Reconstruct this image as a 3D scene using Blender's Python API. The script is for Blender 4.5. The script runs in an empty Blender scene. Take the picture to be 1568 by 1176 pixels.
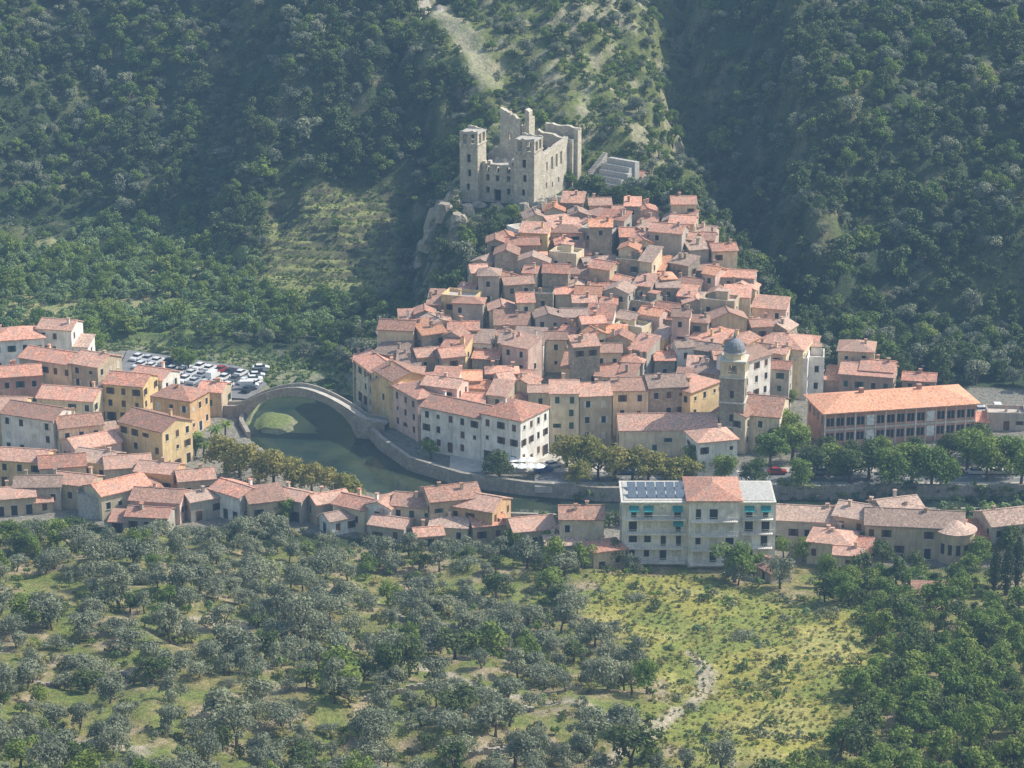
import bpy, math, random
import numpy as np
from mathutils import Matrix, Vector
random.seed(7); RNG=np.random.default_rng(11)
scene=bpy.context.scene
# ------------------------------------------------------------------ camera
CAM=(0.0,-600.0,205.0); PITCH=math.radians(18); F=4138.0
cd=bpy.data.cameras.new("camera"); cam=bpy.data.objects.new("camera",cd); scene.collection.objects.link(cam)
cam.location=CAM; cam.rotation_euler=(math.pi/2-PITCH,0,0); cd.sensor_width=36; cd.lens=36*F/1568; cd.clip_start=1; cd.clip_end=9000
scene.camera=cam
scene.view_settings.view_transform='Standard'; scene.view_settings.look='None'; scene.view_settings.exposure=0
# ------------------------------------------------------------------ light
EL=math.radians(44); AX,AY=0.958,0.286
S=Vector((math.cos(EL)*AX,math.cos(EL)*AY,math.sin(EL)))
sl=bpy.data.lights.new("sun",'SUN'); sl.energy=5.0; sl.angle=math.radians(.5); sl.color=(1,.94,.83)
so=bpy.data.objects.new("sun",sl); so.rotation_euler=S.to_track_quat('Z','Y').to_euler(); so.location=(300,150,400); scene.collection.objects.link(so)
w=bpy.data.worlds.new("World"); scene.world=w; w.use_nodes=True
nt=w.node_tree; sk=nt.nodes.new('ShaderNodeTexSky'); sk.sky_type='NISHITA'; sk.sun_disc=False; sk.sun_elevation=EL; sk.sun_rotation=math.atan2(AX,AY); sk.air_density=1.5; sk.dust_density=2.0
nt.links.new(sk.outputs[0],nt.nodes['Background'].inputs[0]); nt.nodes['Background'].inputs[1].default_value=.15
# ------------------------------------------------------------------ terrain maths
def vn(x,y,s=0):
    xi=np.floor(x); yi=np.floor(y); fx=x-xi; fy=y-yi; fx=fx*fx*(3-2*fx); fy=fy*fy*(3-2*fy)
    def h(a,b):
        v=np.sin(a*127.1+b*311.7+s*74.7)*43758.5453; return v-np.floor(v)
    return (h(xi,yi)*(1-fx)+h(xi+1,yi)*fx)*(1-fy)+(h(xi,yi+1)*(1-fx)+h(xi+1,yi+1)*fx)*fy
def fbm(x,y,s=0,o=4):
    r=0;a=.5
    for i in range(o):
        r=r+a*(vn(x,y,s+i)-.5); x=x*2.03+17; y=y*2.03+5; a*=.5
    return r*2
def sm(t):
    t=np.clip(t,0,1); return t*t*(3-2*t)
def polysd(x,y,poly):
    d=np.full(np.shape(x),1e9); ins=np.zeros(np.shape(x),bool); n=len(poly)
    for i in range(n):
        ax,ay=poly[i]; bx,by=poly[(i+1)%n]; ex,ey=bx-ax,by-ay
        t=np.clip(((x-ax)*ex+(y-ay)*ey)/(ex*ex+ey*ey+1e-9),0,1)
        d=np.minimum(d,np.hypot(x-ax-ex*t,y-ay-ey*t))
        if ay!=by:
            c=((ay>y)!=(by>y))&(x<(bx-ax)*(y-ay)/(by-ay)+ax); ins^=c
    return np.where(ins,-d,d)
def lined(x,y,pts):
    d=np.full(np.shape(x),1e9)
    for (ax,ay),(bx,by) in zip(pts[:-1],pts[1:]):
        ex,ey=bx-ax,by-ay
        t=np.clip(((x-ax)*ex+(y-ay)*ey)/(ex*ex+ey*ey+1e-9),0,1)
        d=np.minimum(d,np.hypot(x-ax-ex*t,y-ay-ey*t))
    return d
LB=[(-500,58),(-98,61),(-68,47),(-58,32),(-61,12),(-62,0),(-59,-8),(-52,-20),(-36,-40),(-18,-48),(-4,-58),(12,-60),(50,-57),(500,-55)]
RB=[(500,-44),(50,-46),(20,-47),(2,-43),(-12,-37),(-24,-26),(-31,-12),(-35,0),(-38,15),(-40,30),(-48,50),(-66,60),(-98,72),(-500,72)]
RIVER=LB+RB
def vmask(x,y): return sm((x+73)/5)*sm((-31-x)/4)*sm((y-104)/5)*sm((160-y)/6)
def H(x,y):
    x=np.asarray(x,float); y=np.asarray(y,float)
    y0=np.interp(x,[-150,-60,0,60,150],[-64,-66,-80,-92,-98])
    t=np.maximum(0,y0-y); sl=np.interp(x,[-110,-30,60],[.165,.14,.115])
    hf=sl*np.minimum(t,170)*sm(t/18)+.38*np.maximum(0,t-170)
    hf=hf+sm(t/30)*(fbm(x/38,y/38,3)*5.5+fbm(x/9,y/9,8)*1.0)
    q=hf/2.2; st=(np.floor(q)+sm((q-np.floor(q))*2.0))*2.2
    hf=np.where(y>-300,hf*.45+st*.55,hf)
    wp=fbm(x/26,y/26,41)*22*sm((y-118)/25); xw=x+wp
    yb=np.interp(xw,[-500,-150,-92,-70,-32,0,50,62,80,120,500],[178,170,156,112,106,150,142,112,72,56,48])+fbm(x/40,y/60,5)*12
    tb=np.maximum(0,y-yb); hb=.5*tb*sm(tb/25)+.12*tb*(1-sm(tb/25))
    hb=hb+sm(tb/40)*(fbm(x/34+3,y/50,9)*17+fbm(x/12,y/14,2)*4)
    hb=np.minimum(hb,280)
    vine=vmask(x,y)
    q=hb/1.7; st=(np.floor(q)+sm((q-np.floor(q))*2.6))*1.7
    hb=hb*(1-vine)+st*vine
    c=np.interp(y,[-30,-15,0,30,60,90,98,124,150,215,400],[0,.6,2.5,9,17,25,27,27,38,62,120])
    Y=[-30,0,30,60,98,125,150,215,400]
    xl1=np.interp(y,Y,[0,-5,-10,-6,-16,-16,-12,-14,-14]); xl0=np.interp(y,Y,[-30,-35,-46,-36,-29,-29,-42,-58,-66])
    xr1=np.interp(y,Y,[30,40,45,46,44,42,30,28,28]); xr0=np.interp(y,Y,[60,68,80,84,80,76,80,82,82])
    a=sm((xw-xl0)/(xl1-xl0))
    V=c*a*sm((xr0-xw)/(xr0-xr1))
    back=sm((y-122)/20)
    V=V+(fbm(x/16,y/16,21)*7*back)+fbm(x/6,y/6,4)*3.2*(1-np.abs(2*a-1))*sm((y-50)/30)
    h=np.maximum(np.maximum(hb,V),0)+hf+.25*fbm(x/15,y/15,6)
    d=polysd(x,y,RIVER)
    k=sm((d-.2)/2.4); bed=-4.0+3.0*sm(1.3-np.hypot((x+56.5)/7,(y-7)/12)+.25*fbm(x/4,y/4,19))
    bed=bed+sm((y-22)/10)*(1.9+1.3*np.clip(fbm(x/9,y/5,14)+.1,-.3,1))
    return h*k+bed*(1-k)
def h1(x,y): return float(H(np.array([x]),np.array([y]))[0])
def ray(px,row):
    dx=(px-784)/F; dy=(588-row)/F
    return np.array([dx, math.cos(PITCH)+dy*math.sin(PITCH), -math.sin(PITCH)+dy*math.cos(PITCH)])
def W(px,row,z=0.):
    d=ray(px,row); t=(z-CAM[2])/d[2]; return (CAM[0]+d[0]*t, CAM[1]+d[1]*t)
def G(px,row,off=0.):
    d=ray(px,row); t=np.arange(280,1100,1.0); X=CAM[0]+d[0]*t; Y=CAM[1]+d[1]*t; Z=CAM[2]+d[2]*t
    hit=np.nonzero(Z<H(X,Y)+off)[0]; i=hit[0] if len(hit) else -1
    return float(X[i]),float(Y[i])
# ------------------------------------------------------------------ materials
def newmat(name):
    m=bpy.data.materials.new(name); m.use_nodes=True; n=m.node_tree; b=n.nodes['Principled BSDF']; b.inputs['Roughness'].default_value=.9
    b.inputs['Specular IOR Level'].default_value=.2
    return m,n,b
def node(n,t,**k):
    a=n.nodes.new(t)
    for q,v in k.items(): setattr(a,q,v)
    return a
def mixc(n,f,a,b,bt='MIX'):
    m=node(n,'ShaderNodeMix',data_type='RGBA',blend_type=bt)
    for i,v in ((0,f),(6,a),(7,b)):
        if isinstance(v,(int,float)): m.inputs[i].default_value=v
        elif isinstance(v,tuple): m.inputs[i].default_value=(*v,1)
        else: n.links.new(v,m.inputs[i])
    return m.outputs[2]
def rng(n,v,a,b,c,d):
    m=node(n,'ShaderNodeMapRange'); n.links.new(v,m.inputs[0])
    for i,x in enumerate((a,b,c,d)): m.inputs[i+1].default_value=x
    return m.outputs[0]
def coords(n,scale=(1,1,1),obj=True):
    tc=node(n,'ShaderNodeTexCoord'); oi=node(n,'ShaderNodeObjectInfo')
    mu=node(n,'ShaderNodeMath',operation='MULTIPLY'); n.links.new(oi.outputs['Random'],mu.inputs[0]); mu.inputs[1].default_value=173
    va=node(n,'ShaderNodeVectorMath',operation='ADD'); n.links.new(tc.outputs['Object'],va.inputs[0]); n.links.new(mu.outputs[0],va.inputs[1])
    mp=node(n,'ShaderNodeMapping'); n.links.new(va.outputs[0],mp.inputs[0]); mp.inputs['Scale'].default_value=scale
    return mp.outputs[0],oi.outputs['Random']
def noise(n,vec,scale,det=3,rough=.6):
    a=node(n,'ShaderNodeTexNoise'); n.links.new(vec,a.inputs['Vector']); a.inputs['Scale'].default_value=scale; a.inputs['Detail'].default_value=det; a.inputs['Roughness'].default_value=rough
    return a.outputs['Fac']
def vor(n,vec,scale):
    a=node(n,'ShaderNodeTexVoronoi'); n.links.new(vec,a.inputs['Vector']); a.inputs['Scale'].default_value=scale; return a
def bump(n,b,h,s,d=.1):
    a=node(n,'ShaderNodeBump'); a.inputs['Strength'].default_value=s; a.inputs['Distance'].default_value=d
    n.links.new(h,a.inputs['Height']); n.links.new(a.outputs[0],b.inputs['Normal'])
def sc(c,k): return tuple(min(1,v*k) for v in c)
def wallmat(name,col,stone=False,rv=.25):
    m,n,b=newmat(name); v,r=coords(n); v2,_=coords(n,(1.6,1.6,.25))
    c=mixc(n,rng(n,noise(n,v,.35),.35,.65,0,1),sc(col,.78),sc(col,1.12))
    c=mixc(n,rng(n,noise(n,v2,1.1),.48,.72,0,.6),c,sc((col[0]*.95,col[1]*.95,col[2]*.95),.5))
    c=mixc(n,rng(n,r,0,1,0,rv),c,(.40,.36,.29))
    if stone:
        vo=vor(n,v,1.9); bw=node(n,'ShaderNodeRGBToBW'); n.links.new(vo.outputs['Color'],bw.inputs[0])
        c=mixc(n,rng(n,bw.outputs[0],.2,.8,0,.55),c,sc(col,.5)); bump(n,b,vo.outputs['Distance'],.7,.15)
    else: bump(n,b,noise(n,v,5),.35,.05)
    n.links.new(c,b.inputs['Base Color']); return m
def roofmat(name,col,lichen=(.42,.31,.25)):
    m,n,b=newmat(name); v,r=coords(n)
    vo=vor(n,v,2.6); bw=node(n,'ShaderNodeRGBToBW'); n.links.new(vo.outputs['Color'],bw.inputs[0])
    c=mixc(n,rng(n,bw.outputs[0],.15,.85,0,1),sc(col,.64),sc(col,1.3))
    c=mixc(n,rng(n,noise(n,v,.5,4),.42,.64,0,.65),c,lichen)
    c=mixc(n,rng(n,r,0,1,0,.42),c,sc(lichen,1.0))
    c=mixc(n,rng(n,noise(n,v,2.2,3),.5,.66,0,.6),c,sc(col,.38))
    hv=node(n,'ShaderNodeHueSaturation'); n.links.new(c,hv.inputs['Color']); fr=node(n,'ShaderNodeMath',operation='FRACT'); mu=node(n,'ShaderNodeMath',operation='MULTIPLY'); mu.inputs[1].default_value=7.13; n.links.new(r,mu.inputs[0]); n.links.new(mu.outputs[0],fr.inputs[0])
    n.links.new(rng(n,fr.outputs[0],0,1,.66,1.25),hv.inputs['Value'])
    bump(n,b,bw.outputs[0],.7,.15); n.links.new(hv.outputs[0],b.inputs['Base Color']); return m
def plain(name,col,rough=.8,met=0,var=.25,scale=2.):
    m,n,b=newmat(name); v,r=coords(n)
    c=mixc(n,rng(n,noise(n,v,scale),.3,.7,0,1),sc(col,1-var),sc(col,1+var)); n.links.new(c,b.inputs['Base Color'])
    b.inputs['Roughness'].default_value=rough; b.inputs['Metallic'].default_value=met; return m
def leafmat(name,a,bc,dark,trans=.22):
    m,n,b=newmat(name); v,r=coords(n)
    c=mixc(n,rng(n,noise(n,v,.55,2),.38,.62,0,1),dark,a)
    c=mixc(n,rng(n,noise(n,v,1.7,2),.5,.7,0,.8),c,bc)
    c2=mixc(n,rng(n,r,0,1,0,.65),c,bc); hv=node(n,'ShaderNodeHueSaturation'); n.links.new(c2,hv.inputs['Color']); n.links.new(rng(n,r,0,1,1.35,.72),hv.inputs['Value'])
    n.links.new(rng(n,r,0,1,.47,.52),hv.inputs['Hue'])
    n.links.new(hv.outputs[0],b.inputs['Base Color']); b.inputs['Roughness'].default_value=.7
    tr=node(n,'ShaderNodeBsdfTranslucent'); n.links.new(hv.outputs[0],tr.inputs[0]); mx=node(n,'ShaderNodeMixShader'); mx.inputs[0].default_value=trans
    n.links.new(b.outputs[0],mx.inputs[1]); n.links.new(tr.outputs[0],mx.inputs[2]); n.links.new(mx.outputs[0],n.nodes['Material Output'].inputs[0]); return m
WM={'stone':wallmat('rubble_stone_wall',(.43,.38,.30),True),'grey':wallmat('grey_render_wall',(.49,.45,.39)),'cream':wallmat('cream_render_wall',(.76,.65,.46)),
'white':wallmat('white_render_wall',(.86,.83,.77),False,.12),'tan':wallmat('tan_render_wall',(.58,.47,.33)),'yellow':wallmat('yellow_render_wall',(.80,.60,.31)),
'ochre':wallmat('ochre_render_wall',(.70,.44,.22)),'pink':wallmat('pink_render_wall',(.78,.56,.48)),'red':wallmat('red_render_wall',(.58,.33,.26),False,.1),'brown':wallmat('brown_wall',(.46,.32,.24))}
RM=[roofmat('terracotta_tiles',(.70,.325,.22)),roofmat('old_terracotta_tiles',(.61,.335,.24)),roofmat('weathered_tiles',(.51,.36,.285)),roofmat('orange_tiles',(.82,.36,.21),(.64,.39,.27))]
CASTLE=wallmat('castle_stone',(.66,.60,.49),True)
GLASS=plain('dark_window_glass',(.035,.038,.045),.25); FRAME=plain('window_surround',(.6,.57,.5)); GREEN=plain('green_shutter',(.05,.10,.07)); BROWN=plain('brown_shutter',(.13,.075,.045))
TERR=plain('terrace_floor',(.52,.45,.39)); ASPH=plain('asphalt',(.20,.20,.20),.9,0,.2,.4); PAVE=plain('pavement_stone',(.46,.43,.38),.9,0,.2,.6); PAINT=plain('white_paint',(.8,.8,.78))
QUAY=wallmat('quay_stone',(.42,.38,.32),True); CONC=plain('concrete',(.46,.45,.42)); METAL=plain('grey_metal',(.25,.26,.27),.5,.6); TEAL=plain('teal_awning',(.04,.28,.28)); SOLAR=plain('solar_panel',(.13,.16,.20),.15); DOME=plain('slate_dome',(.22,.23,.25),.6)
BARK=plain('bark',(.12,.09,.065),.95,0,.4,6)
# ------------------------------------------------------------------ mesh builder
class MB:
    def __init__(s,mats): s.v=[];s.f=[];s.m=[];s.mats=mats;s.xf=None
    def vs(s,pts):
        i=len(s.v)
        for p in pts: s.v.append(tuple(s.xf@Vector(p)) if s.xf is not None else tuple(p))
        return i
    def poly(s,pts,m): i=s.vs(pts); s.f.append(tuple(range(i,i+len(pts)))); s.m.append(m)
    def box(s,x0,x1,y0,y1,z0,z1,m):
        i=s.vs([(x0,y0,z0),(x1,y0,z0),(x1,y1,z0),(x0,y1,z0),(x0,y0,z1),(x1,y0,z1),(x1,y1,z1),(x0,y1,z1)])
        for q in ((0,3,2,1),(4,5,6,7),(0,1,5,4),(1,2,6,5),(2,3,7,6),(3,0,4,7)): s.f.append(tuple(i+k for k in q)); s.m.append(m)
    def prism(s,sec,a,b,m,axis='x'):
        n=len(sec)
        P=[((a,u,v) if axis=='x' else (u,a,v)) for u,v in sec]+[((b,u,v) if axis=='x' else (u,b,v)) for u,v in sec]
        i=s.vs(P)
        for k in range(n):
            l=(k+1)%n; s.f.append((i+k,i+l,i+n+l,i+n+k)); s.m.append(m)
        s.f.append(tuple(i+k for k in reversed(range(n)))); s.m.append(m); s.f.append(tuple(i+n+k for k in range(n))); s.m.append(m)
    def cyl(s,cx,cy,z0,z1,r0,r1,m,n=10,cap=True):
        i=s.vs([(cx+r0*math.cos(2*math.pi*k/n),cy+r0*math.sin(2*math.pi*k/n),z0) for k in range(n)]+[(cx+r1*math.cos(2*math.pi*k/n),cy+r1*math.sin(2*math.pi*k/n),z1) for k in range(n)])
        for k in range(n): l=(k+1)%n; s.f.append((i+k,i+l,i+n+l,i+n+k)); s.m.append(m)
        if cap: s.f.append(tuple(i+n+k for k in range(n))); s.m.append(m)
    def tube(s,a,b,ra,rb,m,n=5):
        a=Vector(a);b=Vector(b); q=(b-a).to_track_quat('Z','Y')
        i=s.vs([a+q@Vector((ra*math.cos(2*math.pi*k/n),ra*math.sin(2*math.pi*k/n),0)) for k in range(n)]+[b+q@Vector((rb*math.cos(2*math.pi*k/n),rb*math.sin(2*math.pi*k/n),0)) for k in range(n)])
        for k in range(n): l=(k+1)%n; s.f.append((i+k,i+l,i+n+l,i+n+k)); s.m.append(m)
    def mesh(s,name):
        me=bpy.data.meshes.new(name); me.from_pydata(s.v,[],s.f); 
        for m in s.mats: me.materials.append(m)
        me.polygons.foreach_set('material_index',s.m); me.update(); return me
    def obj(s,name,loc=(0,0,0),rot=0):
        o=bpy.data.objects.new(name,s.mesh(name)); o.location=loc; o.rotation_euler=(0,0,rot); scene.collection.objects.link(o); return o
    def panel(s,x0,x1,y0,y1,z0,z1,holes,m):
        xs=sorted(set([x0,x1]+[round(h[0]-h[2]/2,3) for h in holes]+[round(h[0]+h[2]/2,3) for h in holes]))
        zs=sorted(set([z0,z1]+[round(h[1],3) for h in holes]+[round(h[1]+h[3],3) for h in holes]))
        for a,b in zip(xs[:-1],xs[1:]):
            run=None
            for c,d in zip(zs[:-1],zs[1:]):
                mx,mz=(a+b)/2,(c+d)/2
                hole=any(abs(mx-h[0])<h[2]/2 and h[1]<mz<h[1]+h[3] for h in holes)
                if hole:
                    if run is not None: s.box(a,b,y0,y1,run,c,m); run=None
                elif run is None: run=c
            if run is not None: s.box(a,b,y0,y1,run,z1,m)
    def slope_top(s,x0,x1,y0,y1,z,h0,h1_,m,n=6,r=.25):
        P=[(x0+(x1-x0)*k/n, z+max(.05,h0+(h1_-h0)*k/n+random.uniform(-r,r))) for k in range(n+1)]
        sec=[(x0,z)]+P+[(x1,z)]
        i=s.vs([(u,y0,v) for u,v in sec]+[(u,y1,v) for u,v in sec]); N=len(sec)
        s.f.append(tuple(i+k for k in range(N))); s.m.append(m); s.f.append(tuple(i+N+k for k in reversed(range(N)))); s.m.append(m)
        for k in range(N): l=(k+1)%N; s.f.append((i+l,i+k,i+N+k,i+N+l)); s.m.append(m)
BLD=[]
def windows(mb,w,d,h,sides,dens=.85,shut=.6,fl=2.9,sp=2.7,big=1.0,z0=0.):
    nf=max(1,int((h-.4)/fl)); 
    for sd in sides:
        L=w if sd in 'fb' else d; n=max(1,int((L-.8)/sp))
        for k in range(n):
            off=(k+.5)/n*L-L/2
            for f in range(nf):
                if random.random()>dens: continue
                ww=1.0*big; hh=1.55*big
                if f==0 and random.random()<.3: ww,hh,zc=1.3,2.3,1.2
                else: zc=f*(h-.3)/nf+(h/nf)*.55
                if random.random()<.15: hh*=.6; ww*=.8
                zc+=z0
                def bx(u0,u1,z0_,z1_,p0,p1,m):
                    if sd=='f': mb.box(u0,u1,-d/2-p1,-d/2-p0,z0_,z1_,m)
                    elif sd=='b': mb.box(u0,u1,d/2+p0,d/2+p1,z0_,z1_,m)
                    elif sd=='l': mb.box(-w/2-p1,-w/2-p0,u0,u1,z0_,z1_,m)
                    else: mb.box(w/2+p0,w/2+p1,u0,u1,z0_,z1_,m)
                o=off+random.uniform(-.15,.15)
                bx(o-ww/2-.12,o+ww/2+.12,zc-hh/2-.12,zc-hh/2,-.1,.14,3)
                r=random.random()
                if r<shut*.45: bx(o-ww/2,o+ww/2,zc-hh/2,zc+hh/2,-.1,.05,4)
                else:
                    bx(o-ww/2,o+ww/2,zc-hh/2,zc+hh/2,-.1,.02,2)
                    if r<shut:
                        bx(o-ww/2-.5,o-ww/2,zc-hh/2,zc+hh/2,-.1,.08,4); bx(o+ww/2,o+ww/2+.5,zc-hh/2,zc+hh/2,-.1,.08,4)
                    else: bx(o-ww/2-.1,o+ww/2+.1,zc+hh/2,zc+hh/2+.12,-.1,.06,3)
def roof(mb,kind,w,d,h,pitch,o=.42,t=.2,m=1,wm=0):
    if kind=='gable':
        r=d/2*pitch; D=d/2+o; ze=h-o*pitch
        mb.prism([(-D,ze),(0,h+r),(D,ze),(D,ze+t),(0,h+r+t),(-D,ze+t)],-w/2-.3,w/2+.3,m)
        for sx in (-1,1): mb.poly([(sx*w/2,-d/2,h),(sx*w/2,d/2,h),(sx*w/2,0,h+r)],wm)
        mb.box(-w/2-.3,w/2+.3,-.16,.16,h+r+t-.05,h+r+t+.08,m)
        return h+r*.55
    if kind=='shed':
        p=pitch*.75; r=d*p; 
        mb.prism([(-d/2-o,h-o*p),(d/2+o*.4,h+r+o*.4*p),(d/2+o*.4,h+r+o*.4*p+t),(-d/2-o,h-o*p+t)],-w/2-.25,w/2+.25,m)
        for sx in (-1,1): mb.poly([(sx*w/2,-d/2,h),(sx*w/2,d/2,h),(sx*w/2,d/2,h+r)],wm)
        mb.poly([(-w/2,d/2,h),(w/2,d/2,h),(w/2,d/2,h+r),(-w/2,d/2,h+r)],wm)
        return h+r*.5
    if kind=='hip':
        X=w/2+o;Y=d/2+o; r=min(X,Y)*pitch; z=h; 
        mb.box(-X,X,-Y,Y,z-.02,z+t,m)
        z=z+t+.003
        if X>=Y:
            a=(-(X-Y),0,z+r);b=((X-Y),0,z+r)
            mb.poly([(-X,-Y,z),(X,-Y,z),b,a],m);mb.poly([(X,Y,z),(-X,Y,z),a,b],m);mb.poly([(X,-Y,z),(X,Y,z),b],m);mb.poly([(-X,Y,z),(-X,-Y,z),a],m)
        else:
            a=(0,-(Y-X),z+r);b=(0,(Y-X),z+r)
            mb.poly([(X,-Y,z),(X,Y,z),b,a],m);mb.poly([(-X,Y,z),(-X,-Y,z),a,b],m);mb.poly([(-X,-Y,z),(X,-Y,z),a],m);mb.poly([(X,Y,z),(-X,Y,z),b],m)
        return h+r*.4
    if kind=='flat':
        mb.box(-w/2+.25,w/2-.25,-d/2+.25,d/2-.25,h-.2,h+.03,5)
        for a in ((-w/2,w/2,-d/2,-d/2+.25),(-w/2,w/2,d/2-.25,d/2),(-w/2,-w/2+.25,-d/2+.25,d/2-.25),(w/2-.25,w/2,-d/2+.25,d/2-.25)): mb.box(*a,h+.001,h+.9,wm)
        return h
def house(name,x,y,z,rot,w,d,h,kind='gable',wall='tan',rm=0,shut=None,dens=.85,pitch=.36,chim=1,dep=5,reg=True,sh=.6,big=1.):
    mb=MB([WM[wall],RM[rm],GLASS,FRAME,shut or random.choice([GREEN,BROWN,BROWN,FRAME]),TERR])
    for (a,b) in (((-w/2,-d/2),(w/2,-d/2)),((w/2,-d/2),(w/2,d/2)),((w/2,d/2),(-w/2,d/2)),((-w/2,d/2),(-w/2,-d/2))):
        mb.poly([(*a,-dep),(*b,-dep),(*b,h),(*a,h)],0)
    zr=roof(mb,kind,w,d,h,pitch)
    windows(mb,w,d,h,'flr',dens,sh,big=big)
    if kind=='flat' and random.random()<.6:
        a=random.uniform(-w*.2,w*.1); mb.box(a,a+w*.35,d*.05,d*.4,h+.03,h+2.1,0); mb.box(a-.2,a+w*.35+.2,d*.05-.2,d*.4+.2,h+2.1,h+2.3,1)
    for k in range(chim):
        cx=random.uniform(-w*.35,w*.35); cy=random.uniform(-d*.2,d*.3); mb.box(cx-.3,cx+.3,cy-.3,cy+.3,h-.1,zr+1.5,0); mb.box(cx-.42,cx+.42,cy-.42,cy+.42,zr+1.5,zr+1.66,1)
    if random.random()<.3:
        cx=random.uniform(-w*.3,w*.3); mb.box(cx,cx+.05,0,.05,zr,zr+2.6,3); mb.box(cx-.5,cx+.5,.0,.04,zr+2.3,zr+2.36,3)
    if reg: BLD.append((x,y,math.hypot(w,d)/2*.85))
    return mb.obj(name,(x,y,z),rot)
# ------------------------------------------------------------------ landmarks on the ground
def world_poly(pp): return [G(*p) for p in pp]
MEADOW=world_poly([(920,880),(1030,882),(1120,900),(1230,922),(1325,945),(1330,1010),(1285,1080),(1265,1170),(1040,1170),(1000,1120),(1015,1070),(985,1010),(930,970),(885,930)])
PATHS=[world_poly([(930,1170),(1000,1120),(1060,1085),(1085,1035),(1060,1000)]),world_poly([(60,1170),(110,1140),(230,1150)]),world_poly([(300,950),(365,960),(380,1000)]),world_poly([(600,1000),(700,1040),(900,1080)])]
SCREE=world_poly([(655,2),(690,40),(720,75),(745,120)]); TRAIL=world_poly([(905,120),(895,160),(900,195)])
PARK=[(-98,58),(-68,44),(-60,30),(-63,18),(-76,20),(-98,38)]
TOWN=[(-180,58),(-98,60),(-68,46),(-60,30),(-63,0),(-60,-10),(-38,-43),(-20,-51),(-6,-62),(140,-62),(160,-90),(60,-88),(0,-80),(-60,-66),(-180,-64)]
VB=[(-60,60),(-40,-5),(-25,-27),(0,-43),(60,-46),(200,-45),(200,20),(112,28),(80,20),(74,35),(66,52),(52,66),(50,88),(20,90),(2,84),(-8,70),(-10,52),(-22,42),(-38,36)]
# ------------------------------------------------------------------ terrain mesh
def axis(lo,hi,st,far):
    a=list(np.arange(lo,hi+.01,st)); g=st; l=[];v=lo
    while v>-far: g*=1.35; v-=g; l.append(v)
    r=[];v=hi;g=st
    while v<far: g*=1.35; v+=g; r.append(v)
    return np.array(l[::-1]+a+r)
gx=axis(-175,175,1.1,4000); gy=axis(-330,290,1.1,4000)
X,Y=np.meshgrid(gx,gy); Z=H(X,Y); nx,ny=len(gx),len(gy)
co=np.stack([X,Y,Z],-1).reshape(-1,3)
me=bpy.data.meshes.new('terrain'); idx=np.arange(nx*ny).reshape(ny,nx)
q=np.stack([idx[:-1,:-1],idx[:-1,1:],idx[1:,1:],idx[1:,:-1]],-1).reshape(-1,4)
me.vertices.add(len(co)); me.vertices.foreach_set('co',co.ravel()); me.loops.add(q.size); me.loops.foreach_set('vertex_index',q.ravel())
me.polygons.add(len(q)); me.polygons.foreach_set('loop_start',np.arange(len(q))*4); me.polygons.foreach_set('loop_total',np.full(len(q),4)); me.update(); me.validate()
me.polygons.foreach_set('use_smooth',np.ones(len(q),bool))
gyy,gxx=np.gradient(Z,gy,gx); slope=np.hypot(gxx,gyy)
C=np.zeros((ny,nx,3)); 
def lay(mask,col):
    global C
    C=C*(1-mask[...,None])+np.array(col)*mask[...,None]
lay(np.ones_like(X),(.065,.09,.04))
n1=fbm(X/14,Y/14,31); n2=fbm(X/5,Y/5,32)
fg=sm((np.interp(X,[-150,0,150],[-66,-80,-96])-Y)/4)
lay(fg,(.24,.24,.085)); lay(fg*sm((n1+.02)*5)*.8,(.36,.31,.14)); lay(fg*sm((n2-.05)*4)*.7,(.22,.28,.07)); lay(fg*sm((-n2-.10)*6)*.75,(.50,.39,.28))
lay(fg*sm((slope-.36)*5)*.8,(.46,.37,.26))
md=polysd(X+n2*9,Y+n1*10,MEADOW); mk=sm((3-md)/6); lay(mk,(.42,.38,.10)); lay(mk*sm((n2)*4)*.7,(.26,.31,.075)); lay(mk*sm((n1-.05)*5)*.6,(.52,.46,.19)); lay(mk*sm((-n1-.08)*5)*.6,(.25,.30,.08))
for p in PATHS: lay(sm((1.9-lined(X+n2*2,Y+n2*2,p))/1.2),(.55,.47,.37))
bk=sm((Y-70)/5)
lay(bk*sm((n1-.12)*5)*.7,(.18,.19,.08)); lay(bk*sm((n2-.2)*6)*.6,(.28,.24,.15))
vl=sm((Y-72)/2)*sm((165-Y)/8)*sm((-36-X)/6)*(Z<6); lay(vl,(.20,.27,.08)); lay(vl*sm((n1)*5),(.38,.36,.18))
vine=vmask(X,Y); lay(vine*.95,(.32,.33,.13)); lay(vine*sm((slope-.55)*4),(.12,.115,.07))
lay(sm((5.0-lined(X+n2*5,Y+n2*5,SCREE))/2),(.60,.54,.47)); lay(sm((1.8-lined(X,Y,TRAIL))/1),(.62,.57,.47))
XW=X+fbm(X/26,Y/26,41)*22
spur=sm((Y-122)/10)*sm((XW+20)/10)*sm((66-XW)/20); lay(spur*.7,(.24,.265,.095)); lay(spur*sm((n2-.04)*5)*.75,(.46,.41,.30))
tw=sm((1.5-polysd(X,Y,TOWN))/2); lay(tw,(.34,.31,.27)); lay(sm((1.5-polysd(X,Y,VB))/2),(.28,.26,.23))
cliff=sm((slope-.8)*3)*sm((X+48)/8)*sm((30-X)/8)*sm((Y-55)/15)*sm((140-Y)/10); lay(cliff*sm((n2+.25)*5)*.9,(.26,.23,.18))
rd=polysd(X,Y,RIVER); lay(sm((2.6-rd)/1.5)*sm((rd+3)/2),(.24,.28,.13)); lay(sm(-rd-2),(.30,.30,.20)); lay(sm(-rd-2)*sm((Z+1.6)*3),(.24,.29,.11))
ca=me.color_attributes.new('Col','FLOAT_COLOR','POINT'); ca.data.foreach_set('color',np.concatenate([C,np.ones((ny,nx,1))],-1).ravel())
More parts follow.
